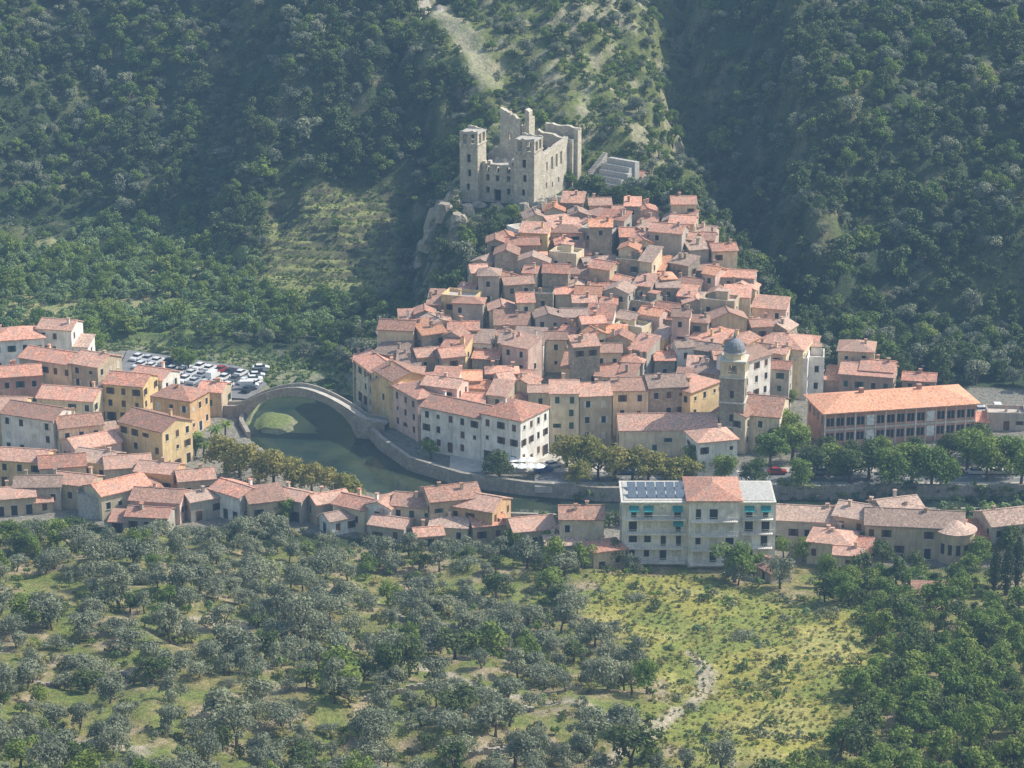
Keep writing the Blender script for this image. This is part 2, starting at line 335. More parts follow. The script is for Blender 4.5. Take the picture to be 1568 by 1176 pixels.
m,n,b=newmat('ground'); at=node(n,'ShaderNodeAttribute',attribute_name='Col'); tc=node(n,'ShaderNodeTexCoord')
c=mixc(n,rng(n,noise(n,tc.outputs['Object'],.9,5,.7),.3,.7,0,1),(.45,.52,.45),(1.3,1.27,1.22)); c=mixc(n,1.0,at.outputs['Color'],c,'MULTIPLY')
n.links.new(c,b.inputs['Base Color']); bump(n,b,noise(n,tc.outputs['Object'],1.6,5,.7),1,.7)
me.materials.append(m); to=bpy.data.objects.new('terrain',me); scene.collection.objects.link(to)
# water
mb=MB([]); m,n,b=newmat('river_water'); tc=node(n,'ShaderNodeTexCoord')
c=mixc(n,rng(n,noise(n,tc.outputs['Object'],.12,3),.4,.6,0,1),(.018,.034,.026),(.045,.06,.032)); n.links.new(c,b.inputs['Base Color']); b.inputs['Roughness'].default_value=.06; b.inputs['Specular IOR Level'].default_value=.5
bump(n,b,noise(n,tc.outputs['Object'],1.4,3),.15,.05)
mb.mats=[m]; mb.poly([(x,y,-2.1) for x,y in [(-500,45),(-110,52),(-75,36),(-72,-12),(-50,-50),(-6,-64),(500,-64),(500,-38),(8,-38),(-20,-16),(-30,10),(-34,50),(-90,80),(-500,80)]],0); mb.obj('river_water')
def strip(name,pts,z0,z1,th,mat,par=None):
    mb=MB([mat])
    for (a,b) in zip(pts[:-1],pts[1:]):
        a2=Vector(a);b2=Vector(b);u=(b2-a2).normalized();nn=Vector((-u.y,u.x))*th/2
        P=[a2-nn-u*.1,b2-nn+u*.1,b2+nn+u*.1,a2+nn-u*.1]
        lo=[(p.x,p.y,z0) for p in P]; hi=[(p.x,p.y,z1) for p in P]; i=mb.vs(lo+hi)
        for q_ in ((4,5,6,7),(0,1,5,4),(1,2,6,5),(2,3,7,6),(3,0,4,7)): mb.f.append(tuple(i+k for k in q_)); mb.m.append(0)
        z1+=.002
    return mb.obj(name)
strip('quay_wall',[(-37.3,14),(-34.2,0),(-30,-12),(-23,-25.5),(-11,-36),(3,-41.6),(20,-45.4),(50,-44.4),(150,-43)],-4,1.1,1.0,QUAY)
strip('river_wall',[(-8,-60),(12,-62),(50,-59),(150,-57)],-4,1.0,.8,QUAY)
strip('river_wall',[(-64,12),(-63.5,0),(-61,-9)],-4,1.4,1.0,QUAY)
# bridge
A=Vector((-64.5,7));B=Vector((-34.5,-2)); u=(B-A).normalized(); nn=Vector((-u.y,u.x))*1.9
mb=MB([QUAY,PAVE]); N=44
def dk(t): return 2.2+6.0*max(0,(1-abs(2*t-1)**1.7)) if 0<=t<=1 else 2.2-3*(abs(t-.5)-.5)
def sf(t):
    k=(t-.5)/.455; return -3.5+10.3*math.sqrt(1-k*k) if abs(k)<1 else -4.5
ts=[-.28+1.46*i/N for i in range(N+1)]
for a,b_ in zip(ts[:-1],ts[1:]):
    pa=A+(B-A)*a; pb=A+(B-A)*b_
    for s_,e in ((-1,0),(1,0)):
        q1=pa+nn*s_;q2=pb+nn*s_
        mb.poly([(q1.x,q1.y,sf(a)),(q2.x,q2.y,sf(b_)),(q2.x,q2.y,dk(b_)),(q1.x,q1.y,dk(a))],0)
        r1=pa+nn*s_*.84;r2=pb+nn*s_*.84; k1,k2=dk(a)+.75,dk(b_)+.75
        mb.poly([(q1.x,q1.y,dk(a)),(q2.x,q2.y,dk(b_)),(q2.x,q2.y,k2),(q1.x,q1.y,k1)],0)
        mb.poly([(q1.x,q1.y,k1),(q2.x,q2.y,k2),(r2.x,r2.y,k2),(r1.x,r1.y,k1)],1)
        mb.poly([(r1.x,r1.y,dk(a)-.1),(r2.x,r2.y,dk(b_)-.1),(r2.x,r2.y,k2),(r1.x,r1.y,k1)],0)
    l1=pa-nn;l2=pb-nn;r1=pa+nn;r2=pb+nn
    mb.poly([(l1.x,l1.y,dk(a)-.05),(l2.x,l2.y,dk(b_)-.05),(r2.x,r2.y,dk(b_)-.05),(r1.x,r1.y,dk(a)-.05)],1)
    mb.poly([(l1.x,l1.y,sf(a)),(l2.x,l2.y,sf(b_)),(r2.x,r2.y,sf(b_)),(r1.x,r1.y,sf(a))],0)
mb.obj('stone_arch_bridge')
def sheet(name,poly,off,mat,nseg=1):
    mb=MB([mat]); mb.poly([(x,y,off) for x,y in poly],0); return mb.obj(name)
sheet('car_park',PARK,.42,ASPH)
mb=MB([ASPH,PAVE,PAINT]); mb.box(5,200,-40.5,-34,-1,.42,0); mb.box(5,200,-43.4,-40.5,-1,.54,1); mb.box(5,200,-34,-31,-1,.54,1)
for k in range(48): mb.box(7+k*4,9+k*4,-37.3,-37.15,.3,.424,2)
mb.obj('riverside_road')
mb=MB([PAVE]); mb.box(-14,26,-33.9,-22,-1,.5,0); mb.obj('village_square_paving')
# ------------------------------------------------------------------ buildings
def facade(name,a,b,depth,h,z=1.,**k):
    ax,ay=W(a[0],a[1],z); bx,by=W(b[0],b[1],z); L=math.hypot(bx-ax,by-ay); r=math.atan2(by-ay,bx-ax)
    cx=(ax+bx)/2-math.sin(r)*depth/2; cy=(ay+by)/2+math.cos(r)*depth/2
    return house(name,cx,cy,z,r,L,depth,h,**k)
R=math.radians
facade('quayside_house',(541,606),(572,630),9,9.5,wall='cream',rm=0,kind='gable')
facade('quayside_house',(573,631),(603,650),9,10.5,wall='yellow',rm=1,kind='gable')
facade('quayside_house',(603,651),(640,672),10,9.5,wall='pink',rm=0,kind='hip')
facade('quayside_house',(645,683),(736,703),9,9.6,wall='white',rm=0,kind='gable',dens=.97,sh=.8,shut=BROWN)
facade('palazzo_house',(737,703),(797,716),12,10.8,wall='white',rm=0,kind='hip',dens=.97,sh=.5)
facade('quayside_house',(646,655),(700,662),7,10.5,z=2,wall='pink',rm=1)
facade('village_house',(842,682),(886,682),9,12.5,wall='cream',rm=1,kind='gable')
facade('village_house',(887,681),(936,679),9,11.6,wall='tan',rm=1,kind='gable')
facade('village_house',(938,668),(992,667),9,11,wall='cream',rm=1,kind='gable')
facade('village_house',(993,667),(1052,664),9,11.5,wall='stone',rm=2,kind='gable',dens=.95)
facade('village_house',(1056,668),(1100,650),9,10.5,wall='yellow',rm=0,kind='hip')
facade('church_nave',(948,694),(1098,692),9,5.5,wall='cream',rm=1,kind='gable',dens=.4,chim=0,pitch=.5)
facade('village_house',(1068,728),(1128,722),8,7.5,wall='white',rm=1,kind='hip',dens=.8)
facade('village_house',(1140,690),(1172,665),8,8,wall='cream',rm=0)
facade('village_house',(1135,640),(1178,625),8,13.5,z=2,wall='white',rm=1,kind='gable')
for px,row,w_,d_,h_,ro,ki,wa,rm in [
 (1200,522,12,11,11,-22,'hip','cream',1),(1240,545,7,7,9,-10,'flat','white',1),(1312,532,8.5,8.5,9.5,-10,'hip','tan',1),(1330,568,13,9,5.5,-18,'gable','brown',0),(1345,560,8,8,6.5,-18,'gable','brown',0),(1408,578,8,6,3.4,-10,'gable','brown',0),(1540,632,9,6,3.5,0,'flat','grey',1),
 (25,512,13,10,9,15,'hip','white',0),(92,502,9,8,10,-10,'gable','white',1),(85,545,15,9,9,-25,'gable','cream',0),(147,553,8,10,9,-28,'gable','tan',1),(30,572,10,8,8,10,'gable','red',0),
 (110,603,14,9,7,-15,'gable','cream',0),(200,583,10,9,9,-20,'gable','yellow',0),(237,572,9,8,8,-20,'gable','white',0),(277,603,10,9,8.5,-25,'hip','ochre',0),(328,592,6,7,6.5,-10,'gable','tan',0),
 (58,632,14,9,9,-20,'gable','white',0),(120,648,10,8,8,20,'gable','cream',1),(12,622,9,9,8,0,'gable','yellow',1),(238,650,13,10,9,-30,'gable','yellow',0),(140,675,11,8,6,30,'gable','pink',1),
 (40,700,11,8,6,-10,'gable','yellow',1),(95,708,10,8,6,15,'gable','cream',0),(150,700,9,8,5,-20,'gable','tan',2),(195,712,10,8,5,10,'gable','cream',1),(245,722,9,7,5,-15,'gable','ochre',1),(298,728,8,7,5,20,'gable','tan',1),
 (60,740,10,7,5,5,'gable','grey',2),(118,738,9,7,5,-12,'gable','tan',1),(180,748,12,8,5,38,'gable','cream',0),(245,758,11,8,5,-10,'gable','pink',1),(310,755,8,6,5,25,'gable','grey',2),(362,748,9,7,6,-35,'gable','white',0),(405,762,8,6,5,15,'shed','tan',1),(452,758,7,6,5,-25,'gable','grey',1),
 (502,762,8,6,5,25,'gable','tan',1),(548,768,8,7,5.5,-30,'gable','cream',0),(590,772,6,6,6,60,'gable','white',1),(638,765,9,8,7,-10,'gable','cream',1),(690,760,11,9,8,12,'gable','tan',1),(735,768,10,9,7.5,-28,'gable','ochre',1),(690,800,8,6,4,-5,'gable','cream',2),(745,800,7,6,4,15,'gable','tan',0),
 (812,803,9,8,5,15,'gable','tan',1),(890,788,9,8,8,-3,'gable','cream',1),(862,826,8,6,4,10,'gable','grey',2),(925,840,7,6,4,25,'hip','tan',0),(20,755,9,7,4,12,'gable','tan',1),(230,785,9,6,4,-8,'gable','grey',0),(600,803,8,6,3.5,-25,'gable','grey',1),(655,812,6,5,3.5,12,'gable','tan',1),(520,792,7,5,3,30,'gable','white',2),
 (1238,785,15,9,6,-3,'gable','grey',2),(1325,783,11,9,7.5,-25,'gable','tan',2),(1400,795,20,10,7,-12,'gable','tan',2),(1372,775,9,8,8,20,'gable','grey',2),(1275,823,9,8,5,-15,'hip','cream',1),(1545,793,12,9,7,15,'gable','grey',2),(1420,907,6,4,2.6,-5,'shed','white',0),(1300,845,6,5,4,-15,'gable','cream',1),(1185,867,5,5,3,30,'hip','grey',1),(1530,820,6,5,3,8,'gable','tan',1)]:
    x,y=G(px,row,h_); house('town_house',x,y,h1(x,y),R(ro+random.uniform(-5,5)),w_,d_,h_+random.uniform(-.4,.6),kind=ki,wall=wa,rm=rm,chim=random.choice([0,1,1,2]))
    if random.random()<.45 and w_>8:
        a=R(ro); ox=random.choice([-1,1])*(w_/2+1.8); x2=x+math.cos(a)*ox-math.sin(a)*-.8; y2=y+math.sin(a)*ox+math.cos(a)*-.8
        house('town_house',x2,y2,h1(x2,y2),a,3.8,d_*.7,h_*.62,kind='shed',wall=wa,rm=random.choice([0,1,2]),chim=0)
x,y=G(1462,835,3); z=h1(x,y); mb=MB([WM['tan'],RM[2],GLASS]); mb.cyl(0,0,-4,6.5,4,4,0,20); mb.cyl(0,0,6.5,8.2,4.4,.2,1,20)
for k in range(5):
    a=-2.4+k*.42; mb.xf=Matrix.Rotation(a,4,'Z'); mb.box(3.9,4.03,-.4,.4,2,4.2,2)
mb.xf=None; mb.obj('round_apse',(x,y,z)); BLD.append((x,y,5))
# old village
bx=[(-8,-14,6),(0,-26,8),(8,-34,60),(10,-36,62),(20,-38,69),(30,-36,72),(40,-22,67),(50,-10,60),(60,-9,52),(70,-6,50),(78,-2,49),(84,5,47),(91,16,45)]
by_=[b_[0] for b_ in bx]
y=89.; 
while y>-8:
    lo=float(np.interp(y,by_,[b_[1] for b_ in bx])); hi=float(np.interp(y,by_,[b_[2] for b_ in bx]))
    x=lo+random.uniform(-1.5,2)
    while x<hi:
        w_=random.choice([3.6,4.2,4.8,5.2,5.8,6.4,7.4,8.6]); cx=x+w_/2; yy=y+random.uniform(-2.1,2.1)+math.sin(cx*.11)*2.4
        gap=(abs(cx-(8-.12*(yy-20)))<1.5 and yy<35) or (abs(cx-(34+.25*(yy-60)))<1.4 and yy>45) or (abs(cx-(38-.2*yy))<1.2 and 10<yy<40) or (abs(cx+16-.3*yy)<1.2 and 5<yy<45)
        if random.random()>.05 and not gap:
            d_=random.uniform(4.8,6.8); h_=random.uniform(5.6,10.6)+(2.5 if random.random()<.15 else 0)
            if cx<-12 or cx>55: h_+=.8
            if yy>76: h_=min(h_,6.2 if cx<26 else 9.5)
            kd=random.choices(['gable','shed','flat','gabley','hip'],[.38,.22,.12,.22,.06])[0]
            wl=random.choices(['stone','grey','tan','cream','white','pink','yellow'],[.24,.16,.2,.16,.10,.07,.07])[0]
            ro=R(random.gauss(-4 if cx<20 else -14,15)); rm=random.choices([0,1,2,3],[.36,.36,.2,.08])[0]
            if kd=='gabley': ro+=math.pi/2; w2,d2=d_,w_; kd='gable'
            else: w2,d2=w_,d_
            zz=h1(cx,yy-d_*.3)
            house('stone_house' if wl=='stone' else 'village_house',cx,yy,zz,ro,w2,d2,h_,kind=kd,wall=wl,rm=rm,chim=random.choice([0,0,1,1,2]),pitch=random.uniform(.3,.48),sh=.35,big=.92,dens=.75)
        x+=w_+random.choice([-.2,0,.3,1.1])
    y-=5.9
def school():
    ax,ay=W(1262,684,.5); bx_,by2=W(1492,668,.5); L=math.hypot(bx_-ax,by2-ay); r=math.atan2(by2-ay,bx_-ax); d=13; h=8
    mb=MB([WM['red'],RM[3],GLASS,FRAME,PAINT,TERR]); mb.box(-L/2,L/2,-d/2,d/2,-3,h-.03,0); roof(mb,'hip',L,d,h,.3,.9)
    n_=15
    for k in range(n_):
        c_=(k+.5)/n_*L-L/2
        for zf in (1.2,4.8):
            if k in(4,10): mb.box(c_-.9,c_+.9,-d/2-.06,-d/2+.1,zf-.3,zf+2.2,4)
            else: mb.box(c_-.85,c_+.85,-d/2-.03,-d/2+.1,zf,zf+1.9,2); mb.box(c_-.04,c_+.04,-d/2-.07,-d/2+.1,zf,zf+1.9,3)
        mb.box(c_-L/n_/2-.12,c_-L/n_/2+.12,-d/2-.15,-d/2+.1,-1,h-.1,4 if k%3==0 else 3)
    mb.box(-L/2-.08,L/2+.08,-d/2-.1,-d/2+.1,3.7,4.1,3)
    for k in range(4): mb.box(-L/2-.03,-L/2+.1,-d/2+1.5+k*3,-d/2+2.7+k*3,4.8,6.7,2)
    for k in (-8,6): mb.box(k,k+1,-.5,.5,h,h+3.4,0)
    x=(ax+bx_)/2-math.sin(r)*d/2; y=(ay+by2)/2+math.cos(r)*d/2; mb.obj('school_building',(x,y,.5),r)
    for k in (-14,-5,5,14): BLD.append((x+k*math.cos(r),y+k*math.sin(r),8))
school()
def apartments():
    x0,y0=W(952,858,1); x1,_=W(1186,858,1); L=x1-x0; h=12.6; d=12
    mb=MB([WM['white'],RM[0],GLASS,FRAME,TEAL,CONC,SOLAR,METAL]); mb.box(-L/2,L/2,0,d,-5,h,0)
    a,b=-L/2+L*.43,-L/2+L*.76
    mb.box(a,b,-1.2,d+.2,-5,h+.88,0)
    for (u,v) in ((-L/2,a),(b,L/2)):
        mb.box(u-.3,v-.02,-.5,d+.3,h+.002,h+.35,3); mb.box(u+.3,v-.4,.4,d-.5,h+.35,h+.45,5)
    for k in range(6):
        mb.prism([(1.6,h+.5),(4.2,h+1.4),(4.2,h+1.5),(1.6,h+.6)],-L/2+1.2+k*1.95,-L/2+2.95+k*1.95,6)
        mb.prism([(6,h+.5),(8.6,h+1.4),(8.6,h+1.5),(6,h+.6)],-L/2+1.2+k*1.95,-L/2+2.95+k*1.95,6)
    mb.xf=Matrix.Translation(((a+b)/2,d/2-.5,0)); roof(mb,'hip',b-a,d+1.4,h+.9,.32,.6); mb.xf=None
    for f in range(4):
        z=f*3.1+.15
        for (u,v,yf) in ((-L/2+.6,a-.5,0),(a+.4,b-.4,-1.2),(b+.5,L/2-.6,0)):
            mb.box(u,v,yf-1.3,yf-.02,z-.2,z,0)
            k=u
            while k<v: mb.box(k,k+.05,yf-1.3,yf-1.25,z,z+.95,3); k+=.45
            mb.box(u,v,yf-1.32,yf-1.24,z+.95,z+1.02,3)
            n_=max(2,int((v-u)/2.6))
            for j in range(n_):
                c_=u+(j+.5)/n_*(v-u)+random.uniform(-.2,.2); ww=random.choice([.5,.65,.8]); zb=z+random.choice([.15,.15,.9])
                mb.box(c_-ww,c_+ww,yf-.03,yf+.2,zb,z+2.3,random.choice([2,2,3])); mb.box(c_-ww-.1,c_-ww,yf-.07,yf+.1,zb-.05,z+2.4,3); mb.box(c_+ww,c_+ww+.1,yf-.07,yf+.1,zb-.05,z+2.4,3)
                if (f,j) in ((3,3),(3,1),(2,3),(3,4),(3,0)) and u!=a+.4: mb.prism([(yf-1.2,z+1.6),(yf-.01,z+2.5),(yf-.01,z+2.6),(yf-1.2,z+1.7)],c_-1,c_+1,4)
    for zf in (3,6,9):
        for k in range(3): mb.box(L/2-.1,L/2+.03,2+k*3.4,3.2+k*3.4,zf+.6,zf+2.1,2); mb.box(-L/2-.03,-L/2+.1,2+k*3.4,3.2+k*3.4,zf+.6,zf+2.1,2)
    mb.obj('apartment_building',((x0+x1)/2,y0,.8)); 
    for k in (-12,-4,4,12): BLD.append(((x0+x1)/2+k,y0+6,8))
apartments()
def belltower():
    x,y=50.3,-17; mb=MB([WM['stone'],DOME,FRAME,GLASS,WM['cream']]); s=2.75
    mb.box(-s,s,-s,s,-3,17.2,0)
    for z in (5.5,11.3,17.2): mb.box(-s-.25,s+.25,-s-.25,s+.25,z+.003,z+.35,2)
    for z in (7,12.6): 
        mb.box(-.45,.45,-s-.03,-s+.1,z,z+1.7,3); mb.box(-s-.03,-s+.1,-.45,.45,z,z+1.7,3); mb.box(s-.1,s+.03,-.45,.45,z,z+1.7,3)
    for sx in(-1,1):
        for sy in(-1,1): mb.box(sx*2.35-.45,sx*2.35+.45,sy*2.35-.45,sy*2.35+.45,17.55,21,4)
    for q_ in range(4):
        mb.xf=Matrix.Rotation(q_*math.pi/2,4,'Z'); mb.box(-1.9,-.95,-2.6,-2.1,17.55,21,4); mb.box(.95,1.9,-2.6,-2.1,17.55,21,4); mb.box(-.95,.95,-2.55,-2.15,20.2,21,4); mb.box(-.95,.95,-2.5,-2.2,17.55,18.3,4)
    mb.xf=None
    mb.cyl(0,0,18.4,19.8,.35,.75,1,10)
    mb.box(-3.05,3.05,-3.05,3.05,21,21.4,2)
    mb.cyl(0,0,21.4,22.8,2.5,2.4,4,8); mb.cyl(0,0,22.8,23,2.65,2.65,2,12)
    pr=[(2.45,23),(2.4,23.8),(2.1,24.6),(1.6,25.3),(.9,25.8),(.35,26.0),(.3,26.7),(.05,27.8)]
    for (r0,z0),(r1,z1) in zip(pr[:-1],pr[1:]): mb.cyl(0,0,z0,z1,r0,r1,1,16)
    mb.obj('bell_tower',(x,y,0.5),R(-12)); BLD.append((x,y,4))
    house('church_building',58,-12,.5,R(-14),9,14,8,kind='gable',wall='cream',rm=1,chim=0,dens=.5)
belltower()
def castle():
    mb=MB([CASTLE,PAVE,GLASS]); D=-12
    def tower(x0,x1,y0,y1,h):
        hs=[((x0+x1)/2-.2,3,.9,1.8),((x0+x1)/2+.2,6.8,1.0,1.9),((x0+x1)/2,10.6,1.1,2.3)]
        t=.9
        mb.panel(x0,x1,y0,y0+t,D,h,hs,0); mb.panel(x0,x1,y1-t,y1,D,h,hs[1:],0)
        for xa in (x0,x1-t): mb.box(xa,xa+t,y0+t,y1-t,D,h,0)
        mb.box(x0+t,x1-t,y0+t,y1-t,D,h-3,2)  # solid dark core, not glazing: stands in for the unlit tower interior
        mb.box(x0-.2,x1+.2,y0-.2,y1+.2,h,h+.3,0)
        p=.95
        for xa in (x0,(x0+x1-p)/2,x1-p):
            for ya in (y0,(y0+y1-p)/2,y1-p):
                if (xa,ya)!=((x0+x1-p)/2,(y0+y1-p)/2): mb.box(xa,xa+p,ya,ya+p,h+.3,h+3.0,0)
        mb.box(x0-.1,x1+.1,y0-.1,y1+.1,h+3.0,h+3.3,1); mb.slope_top(x0,x1,y0,y0+.5,h+3.3,.2,.6,0,7,.3); mb.slope_top(x0,x1,y1-.5,y1,h+3.3,.7,.1,0,7,.3)
        for xa in np.arange(x0,x1-.5,1.3): mb.box(xa,xa+.7,y0-.28,y0-.0,h-.7,h-.02,0)
    tower(-5.8,0,-1.4,4.8,14.8); tower(-21.6,-16.4,-1.0,5.0,15.4)
    holes=[(x,z,1.0,1.7) for z in (2.2,5.6,8.0) for x in (-14.4,-11.6,-8.4)]
    holes=[h for h in holes if not(h[1]==2.2 and h[0]==-11.6)]+[(-11.6,0,2.0,3.4)]
    mb.panel(-16.4,-5.8,1.2,2.6,D,10.2,holes,0)
    for xa in np.arange(-16,-6.5,1.55):
        if random.random()<.7: mb.box(xa,xa+.85,1.2,2.6,10.2,10.7+random.random()*.6,0)
    mb.box(-16.2,-5.9,5.7,14,D,8.8,0); mb.box(-15.8,-6.3,2.62,13.6,8.8,9.0,1)
    mb.box(-15.9,-6.1,2.9,5.7,D,4,2)  # dark filler behind the curtain wall openings, painting the shade inside
    for k in range(4): mb.box(-15.5+k*2.4,-14.6+k*2.4,9,10,9.0,9.4+random.random()*2,0)
    def side(xa,xb,y0,y1,h,holes,a,b_):
        mb.xf=Matrix(((0,1,0,0),(1,0,0,0),(0,0,1,0),(0,0,0,1))); mb.panel(y0,y1,xa,xb,D,h,holes,0); mb.slope_top(y0,y1,xa,xb,h,a,b_,0,12,.35); mb.xf=None
    side(-1.5,-.1,4.8,24,12.2,[(8,3,1,1.8),(8.2,8,1.2,2.4),(12,7.5,1.5,3.6),(15.4,7.5,1.5,3.6),(18.8,7.5,1.5,3.6),(12.4,2.5,1,1.5),(17,2.8,1,1.5)],.3,1.6)
    side(-21.2,-19.8,5.0,14,9.5,[(9,6,1,2)],3.2,.4); side(-21.1,-19.9,14,22,7.0,[],2.5,.5)
    mb.panel(-19.8,1.2,24,25.5,D,12.0,[(-14,8,1.2,2.5),(-3,9.2,1.1,2.2),(-7,9,1,2.2)],0); mb.slope_top(-19.8,-9,24,25.5,12,.3,3.2,0,9,.6); mb.slope_top(-9,1.2,24,25.5,12,2.8,1.2,0,9,.5)
    mb.panel(-8,2.2,27,28.3,D,15.6,[(-1,11,1,2)],0); mb.slope_top(-8,2.2,27,28.3,15.6,.9,.4,0,10,.25)
    side(1,2.2,25.5,27,15.3,[],.4,.3)
    mb.panel(-15.6,-9.8,13,14.3,D,18.4,[(-12.8,14.4,.9,1.8),(-11.2,10.5,1,2)],0)
    mb.slope_top(-15.6,-12.6,13,14.3,18.4,4.4,3.4,0,5,.35); mb.slope_top(-12.6,-9.8,13,14.3,18.4,3.2,1.6,0,5,.4)
    mb.box(-15.6,-14.4,14.3,19,D,20.4,0); mb.xf=Matrix(((0,1,0,0),(1,0,0,0),(0,0,1,0),(0,0,0,1))); mb.slope_top(14.3,19,-15.6,-14.4,20.4,2.2,.3,0,6,.3); mb.xf=None
    mb.panel(-14.4,-9.8,18,19,D,17.0,[],0); mb.slope_top(-14.4,-9.8,18,19,17,1.5,.2,0,6,.3)
    mb.box(-8.4,-7.2,13,17.2,D,20.6,0); mb.slope_top(-8.4,-7.2,13,15.5,20.6,2.5,1.9,0,3,.2); mb.box(-9.8,-8.4,13.2,14.1,D,15.5,0); mb.slope_top(-9.8,-8.4,13.2,14.1,15.5,.1,1.6,0,3,.1)
    mb.box(-19.7,-15.7,14,21,D,9.0,0); mb.slope_top(-19.7,-15.7,14,15,9.0,.6,4,0,6,.4)
    mb.obj('castle',(6.4,100.2,27.2),R(-22)); BLD.append((0,110,15))
castle()
def rocks(name,pts):
    mb=MB([wallmat('cliff_rock',(.42,.37,.29),True)]); g=random.Random(5)
    for (x,y,r,hh) in pts:
        z=h1(x,y)-2; n_=9; rings=[]
        for lv in range(4):
            f=lv/3; rr=r*(1-.45*f*f); rings.append(mb.vs([(x+rr*g.uniform(.75,1.2)*math.cos(k*2*math.pi/n_),y+rr*g.uniform(.75,1.2)*math.sin(k*2*math.pi/n_),z+(hh+2)*f*g.uniform(.9,1.1)) for k in range(n_)]))
        for a,b in zip(rings[:-1],rings[1:]):
            for k in range(n_): l=(k+1)%n_; mb.f.append((a+k,a+l,b+l,b+k)); mb.m.append(0)
        mb.f.append(tuple(rings[-1]+k for k in range(n_))); mb.m.append(0)
    mb.obj(name)
rocks('rock_outcrop',[(7.5,97.0,2.8,3),(10.5,99,2.6,3.5),(13,104,2.6,2.5),(3,97.5,2.4,1.8),(-4,99,2.4,1.4),(-9,102,2.6,1.2),(-16,104,2.6,3),(-19,107,3,4),(-21,112,3,5),(-18,100,3,3),(-22,104,2.6,4),(-24,116,3.4,5),(-12,96,2.6,2.4),(-14,91,2.6,2.4),(44,104,3,4),(47,108,2.5,3)])
mb=MB([CONC,METAL,PAVE])
for k in range(7):
    x0_=-5+random.uniform(-.8,.8); mb.box(x0_,x0_+9.5,k*2.0,k*2.0+2.1,-6,k*1.25,0); mb.box(x0_,x0_+9.5,k*2.0-.02,k*2.0+.2,k*1.25+.003,k*1.25+.2,2)
    mb.box(x0_,x0_+9.5,k*2.0+.05,k*2.0+.1,k*1.25+.9,k*1.25+.96,1)
    for j in range(8): mb.box(x0_+j*1.34,x0_+.06+j*1.34,k*2.0+.05,k*2.0+.1,k*1.25+.2,k*1.25+.9,1)
for k in range(28): mb.box(-7.6,-6.2,k*.5,k*.5+.52,-6,k*.31,2)
mb.obj('stepped_terrace',(22.5,112,27.3),R(-38)); BLD.append((25,118,8))
house('small_house',33,125,h1(33,125),R(-20),7,4.5,3,kind='gable',wall='grey',rm=0)
strip('retaining_wall',[(14,99),(20,100),(26,106)],18,27.6,.8,CASTLE); strip('retaining_wall',[(38,96),(46,104),(48,116)],16,28,.8,CASTLE)
# ------------------------------------------------------------------ trees
LG=leafmat('olive_foliage',(.245,.275,.175),(.33,.355,.24),(.10,.125,.07),.25)
LF=leafmat('forest_foliage',(.095,.145,.05),(.165,.21,.065),(.035,.065,.03),.25)
LB_=leafmat('bright_foliage',(.17,.26,.055),(.27,.35,.085),(.065,.125,.03),.32)
LY=leafmat('plane_tree_foliage',(.28,.28,.075),(.44,.38,.10),(.11,.145,.04),.3)
LW=leafmat('willow_foliage',(.22,.32,.12),(.32,.41,.19),(.08,.15,.055),.32)
LM=leafmat('dry_grass_foliage',(.40,.38,.13),(.50,.45,.20),(.22,.26,.08),.3)
LC=leafmat('cypress_foliage',(.045,.08,.035),(.07,.10,.04),(.025,.045,.02),.1)
def tree(name,seed,Ht,Rr,th,nl,nleaf,ls,lm,shape='round'):
    g=np.random.default_rng(seed); rd=random.Random(seed); mb=MB([BARK,lm]); C_=[];Rs=[]
    for k in range(nl):
        if shape=='cypress':
            f=(k+.5)/nl; C_.append((g.normal()*.08,g.normal()*.08,th+f*(Ht-th)*.92)); Rs.append(max(.25,Rr*(math.sin(math.pi*min(1,f*.8+.18))**.7)))
        else:
            a=g.random()*6.283; rr=Rr*.74*math.sqrt(g.random()); zf=g.random()
            rr*=(1-.5*zf*zf); C_.append((rr*math.cos(a)*g.uniform(.8,1.2),rr*math.sin(a),th+Rr*.25+zf*(Ht-th-Rr*.6))); Rs.append(Rr*g.uniform(.24,.48))
    C_=np.array(C_);Rs=np.array(Rs); p=Rs**2/np.sum(Rs**2); L=g.choice(nl,nleaf,p=p)
    d=g.normal(size=(nleaf,3)); d/=np.linalg.norm(d,axis=1)[:,None]; d[:,2]=np.where(d[:,2]<-.3,-d[:,2],d[:,2])
    P=C_[L]+d*(Rs[L]*g.uniform(.55,1.14,nleaf))[:,None]
    if shape=='cypress': P=C_[L]+d*np.stack([Rs[L]*1.0,Rs[L]*1.0,Rs[L]*1.3],1)*g.uniform(.7,1.05,nleaf)[:,None]
    nr=d+g.normal(size=(nleaf,3))*.5; nr/=np.linalg.norm(nr,axis=1)[:,None]
    t=np.cross(nr,g.normal(size=(nleaf,3))); t/=np.linalg.norm(t,axis=1)[:,None]; b=np.cross(nr,t); s_=(ls*g.uniform(.6,1.35,nleaf))[:,None]
    q4=np.stack([P-t*s_,P-b*s_*.55,P+t*s_,P+b*s_*.55],1).reshape(-1,3)
    top=(rd.uniform(-.2,.2),rd.uniform(-.2,.2),th+ (Ht-th)*.25); mid=(rd.uniform(-.12,.12),rd.uniform(-.12,.12),th*.5)
    r0=Ht*.035+.03; mb.tube((0,0,-.6),mid,r0*1.3,r0,0,6); mb.tube(mid,top,r0,r0*.65,0,6)
    if shape!='cypress':
        for k in range(min(nl,6)): mb.tube((top[0],top[1],top[2]*rd.uniform(.75,1)),tuple(C_[k]),r0*.5,r0*.15,0,4)
    i=len(mb.v); mb.v.extend(map(tuple,q4.tolist())); mb.f.extend([(i+4*k,i+4*k+1,i+4*k+2,i+4*k+3) for k in range(nleaf)]); mb.m.extend([1]*nleaf)
    return mb.mesh(name)
